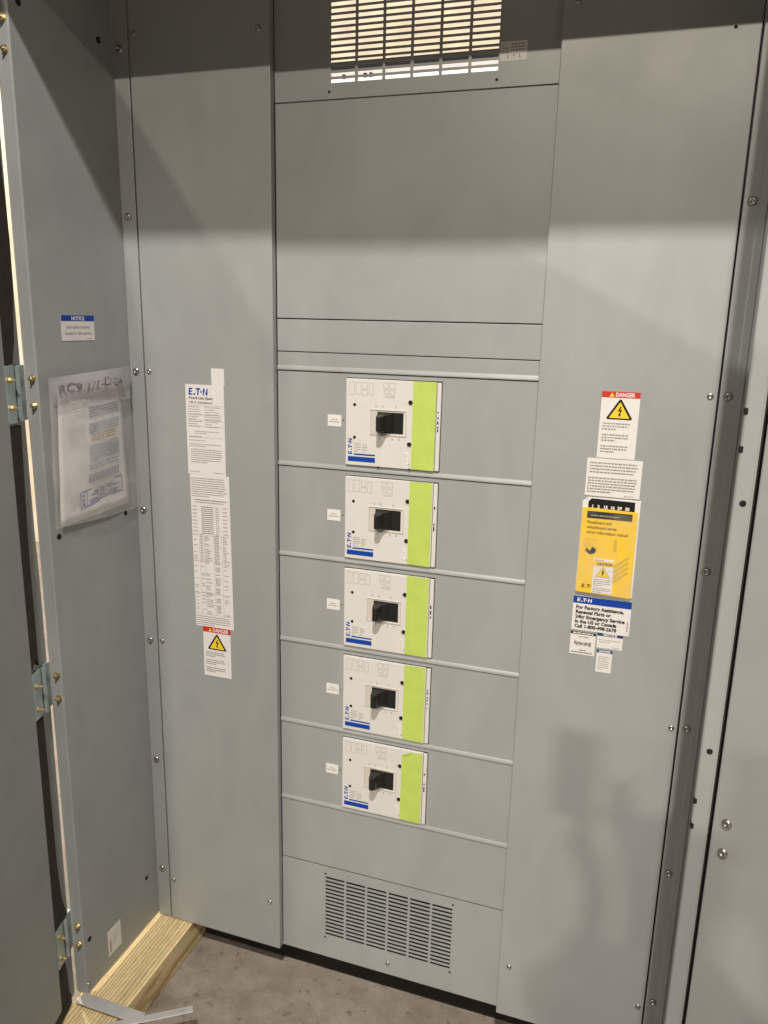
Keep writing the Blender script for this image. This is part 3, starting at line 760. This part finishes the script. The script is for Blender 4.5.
# ------------------------------------------------------------------ doors
def door_frame(H, ang, right=False):
    a = math.radians(ang)
    if not right: d = Vector((math.cos(a), -math.sin(a), 0)); n = Vector((math.sin(a), math.cos(a), 0))
    else: d = Vector((-math.cos(a), -math.sin(a), 0)); n = Vector((-math.sin(a), math.cos(a), 0))
    m = Matrix.Identity(4)
    # local x = away from hinge, local y = up, local z = inner normal
    m.col[0][:3] = d; m.col[1][:3] = (0, 0, 1); m.col[2][:3] = n; m.col[3][:3] = H
    return m
LD = door_frame((-.4255, -.335, 0), 74)
DW = 1.37
DT = ZT - .005
bm = nb()
edge = [(.0000, .004), (.0012, .30), (-.0014, .55), (-.0028, .80), (-.0030, 1.12), (.0006, 1.22), (.001, 1.60), (.0, DT)]
a = [bm.verts.new((u, z, -.002)) for u, z in edge] + [bm.verts.new((DW, DT, -.002)), bm.verts.new((DW, .004, -.002))]
c = [bm.verts.new((v.co.x, v.co.y, -.022)) for v in a]; n = len(a)
for k in range(n): bm.faces.new((a[k], a[(k + 1) % n], c[(k + 1) % n], c[k]))
bm.faces.new(a); bm.faces.new(c[::-1])
ldoor = obj('door', bm, M['paint2'], root, mw=LD, label='wide left door, swung part way open')
def ld(name, bm, m, **k): return obj(name, bm, M[m], ldoor, local=True, **k)
bm = nb(); outl = [(.082, .034), (.079, 1.2), (.072, DT - .03), (DW - .04, DT - .03), (DW - .04, .034)]
a = [bm.verts.new((u, z, -.003)) for u, z in outl]; c = [bm.verts.new((u, z, .005)) for u, z in outl]; n = len(a)
for k in range(n): bm.faces.new((a[k], a[(k + 1) % n], c[(k + 1) % n], c[k]))
bm.faces.new(a[::-1]); bm.faces.new(c)
ld('inner_skin', bm, 'paint2', bevel=.0015)
def strip(pts):
    bm = nb(); a = [bm.verts.new((u, z, -.0018)) for u, z in pts]; c = [bm.verts.new((u, z, .0045)) for u, z in pts]; n = len(pts)
    for k in range(n): bm.faces.new((a[k], a[(k + 1) % n], c[(k + 1) % n], c[k]))
    bm.faces.new(a[::-1]); bm.faces.new(c)
    ld('gasket', bm, 'foam')
strip([(.044, 1.596), (.080, 1.596), (.074, 2.17), (.030, 2.17), (.018, 1.95), (.012, 1.84), (.014, 1.76), (.030, 1.64)])
strip([(.046, .935), (.058, .955), (.081, .930), (.079, 1.470), (.031, 1.470), (.038, 1.34), (.045, 1.2)])
strip([(.080, .262), (.081, .808), (.046, .812), (.044, .42), (.036, .32), (.012, .240), (.050, .256)])
strip([(.038, .034), (.081, .036), (.081, .150), (.046, .140), (.040, .100)])
strip([(.030, .0045), (DW - .02, .0045), (DW - .02, .033), (.030, .033)])
def hinge(z0, z1):
    bm = nb(); box(bm, .044, .081, z0, z1, .0, .0062); ld('hinge', bm, 'zinc', bevel=.0008)
    bm = nb(); lathe(bm, [(0, 0), (.0055, 0), (.0055, z1 - z0 - .004), (0, z1 - z0 - .004)], 18)
    k = obj('hinge_knuckle', bm, M['zinc'], ldoor, local=True, mw=Matrix.Translation((.036, z0 + .002, .0075)) @ Matrix.Rotation(-PI / 2, 4, 'X'))
    bm = nb(); box(bm, .0008, .0265, z0 + .001, z1 - .001, -.001, .0055); ld('hinge_leaf', bm, 'zinc', bevel=.0006)
hinge(1.477, 1.594); hinge(.815, .926); hinge(.150, .258); hinge(2.15, 2.26)
for zz in (2.24, 2.186, 1.564, 1.508, .891, .833, .210, .156):
    place_screw('bolt', frame_back(-.4035, D, zz, rr()), m='gold', name='bolt')
for zz in (1.565, 1.509, .893, .837, .231, .171):
    place_screw('bolt', LD @ Matrix.Translation((.065, zz, .0062)), m='gold', name='bolt')

# ------------------------------------------------------------------ the section standing next to it on the right
nc = thing('cabinet', 'neighbouring grey cabinet with two dome screws, cut off by the right edge', 'cabinet', (1.40, -.35, 0))
bm = nb(); box(bm, 1.004, 1.75, -.325, .90, .0, ZT); obj('shell', bm, M['paint'], nc, bevel=.003)
NDF = Matrix.Translation((.9980, -.352, 0)) @ Matrix.Rotation(-math.radians(26), 4, 'Z')  # invented tilt, so this front catches less lamp light
bm = nb(); box(bm, 0, .70, 0, .022, .004, ZT); ndoor = obj('door', bm, M['paint'], nc, bevel=.003, mw=NDF)
bm = nb(); box(bm, .9965, .9990, -.325, -.30, .0, ZT); obj('edge_gasket', bm, M['foam'], nc)
for u, z in ((.0227, .876), (.0227, .819)):
    place_screw('big', NDF @ frame_back(u + .0012, -.0002, z, rr()), parent=nc)

# ------------------------------------------------------------------ timber, steel strip
t = nb(); box(t, -.418, -.280, -.95, .50, -.0895, -.0035)
timber = obj('timber', t, M['wood'], bevel=.003); tag(timber, 'sawn pine timber on the floor carrying the left side of the switchboard', 'timber')
a = math.atan2(.082, .120)
SM = Matrix.Translation((-.118, -.274, .0115)) @ Matrix.Rotation(a, 4, 'Z')
t = nb()
# flat strip with a slot near its end, one edge brighter to paint its lit highlight
xs = [-.36, -.034, -.020, 0]; ys = [-.0150, -.0085, -.0045, .002]
V = [[t.verts.new((x, y, 0)) for y in ys] for x in xs]
for i in range(3):
    for j in range(3):
        if i == 1 and j == 1: continue
        t.faces.new((V[i][j], V[i + 1][j], V[i + 1][j + 1], V[i][j + 1]))
steel = obj('steel_strip', t, M['galv'], mw=SM)
so = steel.modifiers.new('t', 'SOLIDIFY'); so.thickness = .0022
t = nb(); box(t, -.36, 0, -.0178, -.0153, -.0018, .0012); obj('highlight_edge', t, M['highlight'], steel, local=True, bevel=.001)
tag(steel, 'loose bright steel strip with a slotted end lying across the sill strap', 'steel strip')

# ------------------------------------------------------------------ floor and wall
t = nb(); t.faces.new([t.verts.new(p) for p in ((-12, -14, -.09), (12, -14, -.09), (12, 3.2, -.09), (-12, 3.2, -.09))])
f = obj('floor', t, M['floor']); f['kind'] = 'structure'
t = nb(); rg = random.Random(21)
for k in range(130):
    x, y, r = rg.uniform(-.28, .75), rg.uniform(-.55, .06), rg.uniform(.0006, .0022) * (2 if rg.random() < .06 else 1)
    q = [t.verts.new((x + r * rg.uniform(.5, 1) * math.cos(a_), y + r * rg.uniform(.5, 1) * math.sin(a_), -.0898)) for a_ in (0, 1.3, 2.7, 4.2, 5.3)]
    p_ = t.verts.new((x, y, -.0898 + r * .8))
    for z_ in range(5): t.faces.new((q[z_], q[(z_ + 1) % 5], p_))
gr = obj('grit', t, mat('grit', (.30, .27, .22), .8, mottle=.6, mscale=3)); gr['kind'] = 'stuff'
t = nb(); box(t, -12, 12, 3.2, 3.4, -.09, 6.5)
f = obj('wall', t, M['wall']); f['kind'] = 'structure'

# ------------------------------------------------------------------ the photographer (stands behind the camera, casts the shadow on the right panel)
def skinned(name, joints, bones, m, parent=None, sub=2, local=False):
    me = bpy.data.meshes.new(name); names = list(joints)
    me.from_pydata([joints[k][0] for k in names], [(names.index(a), names.index(b)) for a, b in bones], [])
    o = bpy.data.objects.new(name, me); C.objects.link(o); me.materials.append(m)
    s = o.modifiers.new('skin', 'SKIN'); s.use_smooth_shade = True
    for i, k in enumerate(names):
        r = joints[k][1]; r = r if isinstance(r, tuple) else (r, r); me.skin_vertices[0].data[i].radius = r
        me.skin_vertices[0].data[i].use_root = (i == 0)
    u = o.modifiers.new('sub', 'SUBSURF'); u.levels = sub; u.render_levels = sub
    if parent is not None: o.parent = parent
    WORLD[o.name] = Matrix()
    return o
PX, PY, F0 = 1.0, -2.05, -.09
def P(x, y, z): return (PX + x, PY + y, F0 + z * 1.035)
J = {'pelvis': (P(0, 0, .98), (.15, .11)), 'waist': (P(0, .01, 1.14), (.14, .10)), 'chest': (P(0, .0, 1.36), (.17, .115)), 'neckb': (P(0, .0, 1.52), (.075, .07)),
     'neck': (P(0, .02, 1.60), .052), 'jaw': (P(0, .06, 1.665), (.060, .070)), 'head': (P(0, .045, 1.75), (.074, .092)), 'crown': (P(0, .035, 1.83), (.060, .075)),
     'shl': (P(-.175, 0, 1.47), .058), 'ell': (P(-.125, .18, 1.28), .046), 'wrl': (P(-.110, .315, 1.50), .026), 'pal': (P(-.150, .345, 1.60), (.018, .030)),
     'shr': (P(.19, 0, 1.47), .060), 'elr': (P(.20, .17, 1.34), .046), 'wrr': (P(-.02, .320, 1.54), .026), 'par': (P(-.090, .345, 1.66), (.018, .030)),
     'hil': (P(-.095, 0, .92), .088), 'knl': (P(-.115, .02, .51), .058), 'anl': (P(-.13, -.02, .09), .038), 'tol': (P(-.15, .15, .035), .036),
     'hir': (P(.095, 0, .92), .088), 'knr': (P(.115, .02, .51), .058), 'anr': (P(.13, -.02, .09), .038), 'tor': (P(.15, .15, .035), .036)}
BN = [('pelvis', 'waist'), ('waist', 'chest'), ('chest', 'neckb'), ('neckb', 'neck'), ('neck', 'jaw'), ('jaw', 'head'), ('head', 'crown'), ('neckb', 'shl'), ('shl', 'ell'), ('ell', 'wrl'), ('wrl', 'pal'),
      ('neckb', 'shr'), ('shr', 'elr'), ('elr', 'wrr'), ('wrr', 'par'), ('pelvis', 'hil'), ('hil', 'knl'), ('knl', 'anl'), ('anl', 'tol'), ('pelvis', 'hir'), ('hir', 'knr'), ('knr', 'anr'), ('anr', 'tor')]
for side, pal, s in (('l', 'pal', 1), ('r', 'par', -1)):
    b0 = Vector(J[pal][0])
    for k in range(4):
        L_ = (.070, .078, .074, .060)[k]; r0 = b0 + Vector((-.010 * s, .004, .030 - .020 * k))
        J[f'f{side}{k}a'] = (tuple(r0), .0095); J[f'f{side}{k}b'] = (tuple(r0 + Vector((.012 * s, .016, .004)) + Vector((0, 0, L_ * .3))), .0088); J[f'f{side}{k}c'] = (tuple(r0 + Vector((.030 * s, .010, .004)) + Vector((0, 0, L_ * .35))), .0075)
        BN += [(pal, f'f{side}{k}a'), (f'f{side}{k}a', f'f{side}{k}b'), (f'f{side}{k}b', f'f{side}{k}c')]
    J[f't{side}a'] = (tuple(b0 + Vector((.006 * s, -.014, -.01))), .011); J[f't{side}b'] = (tuple(b0 + Vector((.022 * s, -.020, .02))), .0095)
    BN += [(pal, f't{side}a'), (f't{side}a', f't{side}b')]
person = skinned('person', J, BN, M['skin'])
tag(person, 'person in dark sweater and jeans standing in front, holding up a phone', 'person')
g = lambda k, r: (J[k][0], r)
skinned('sweater', {'waist': (P(0, .0, 1.02), (.165, .125)), 'mid': (P(0, .01, 1.16), (.158, .118)), 'chest': g('chest', (.19, .132)), 'neckb': g('neckb', (.085, .08)), 'shl': g('shl', .074), 'ell': g('ell', .070), 'wl': (P(-.114, .28, 1.46), .052),
                    'shr': g('shr', .074), 'elr': g('elr', .072), 'wr': (P(-.01, .28, 1.50), .054)},
        [('waist', 'mid'), ('mid', 'chest'), ('chest', 'neckb'), ('neckb', 'shl'), ('shl', 'ell'), ('ell', 'wl'), ('neckb', 'shr'), ('shr', 'elr'), ('elr', 'wr')], M['shirt'], person)
skinned('trousers', {'pelvis': g('pelvis', (.165, .125)), 'hil': g('hil', .100), 'knl': g('knl', .072), 'al': (P(-.13, -.015, .12), .060), 'hir': g('hir', .100), 'knr': g('knr', .072), 'ar': (P(.13, -.015, .12), .060)},
        [('pelvis', 'hil'), ('hil', 'knl'), ('knl', 'al'), ('pelvis', 'hir'), ('hir', 'knr'), ('knr', 'ar')], M['jeans'], person)
skinned('hair', {'a': (P(0, .00, 1.72), (.080, .070)), 'b': (P(0, .015, 1.79), (.086, .094)), 'c': (P(0, .03, 1.855), (.066, .078))}, [('a', 'b'), ('b', 'c')], M['hair'], person)
t = nb(); box(t, .788, .869, -1.702, -1.694, 1.600, 1.775); ph = obj('phone', t, M['black'], bevel=.003)
tag(ph, 'black phone held upright in both hands of the person', 'phone')

# ------------------------------------------------------------------ lamps
LAMPS = [  # x, y, power
    (-.40, -8.64, 330), (1.17, -8.64, 560), (8.0, -8.64, 30),
    (-6.2, -3.24, 700), (1.14, -3.24, 400),
    (-3.8, 2.1, 300), (.4, 2.1, 88)]  # rear pair: unseen, added to brighten the wall behind vent and door gap
for x, y, p in LAMPS:
    l = bpy.data.lights.new('ceiling_lamp', 'AREA'); l.shape = 'DISK'; l.size = .26; l.energy = p; l.color = (1, .905, .76) if y < -5 else (1, .93, .86)
    o = bpy.data.objects.new('ceiling_lamp', l); C.objects.link(o); o.location = (x, y, 5.74)
w = bpy.data.worlds.new('World'); S.world = w; w.use_nodes = True
bg = w.node_tree.nodes['Background']; bg.inputs['Color'].default_value = (1, .84, .60, 1); bg.inputs['Strength'].default_value = .009

# ------------------------------------------------------------------ camera
cam = bpy.data.cameras.new('Camera'); co = bpy.data.objects.new('Camera', cam); C.objects.link(co); S.camera = co
yaw, pitch, roll = .3219, .2396, .0224
F = Vector((-math.sin(yaw) * math.cos(pitch), math.cos(yaw) * math.cos(pitch), -math.sin(pitch)))
R = Vector((math.cos(yaw), math.sin(yaw), 0)); U = R.cross(F)
R2 = R * math.cos(roll) + U * math.sin(roll); U2 = -R * math.sin(roll) + U * math.cos(roll)
m = Matrix.Identity(4); m.col[0][:3] = R2; m.col[1][:3] = U2; m.col[2][:3] = -F; m.col[3][:3] = (.8266, -1.673, 1.7001)
co.matrix_world = m
cam.sensor_fit = 'VERTICAL'; cam.sensor_height = 36; cam.lens = 786.6 * 36 / 1024; cam.clip_end = 200; cam.clip_start = .01
vs = S.view_settings; vs.view_transform = 'Standard'; vs.look = 'None'; vs.exposure = 0; vs.gamma = 1
S.cycles.max_bounces = 8; S.cycles.diffuse_bounces = 4
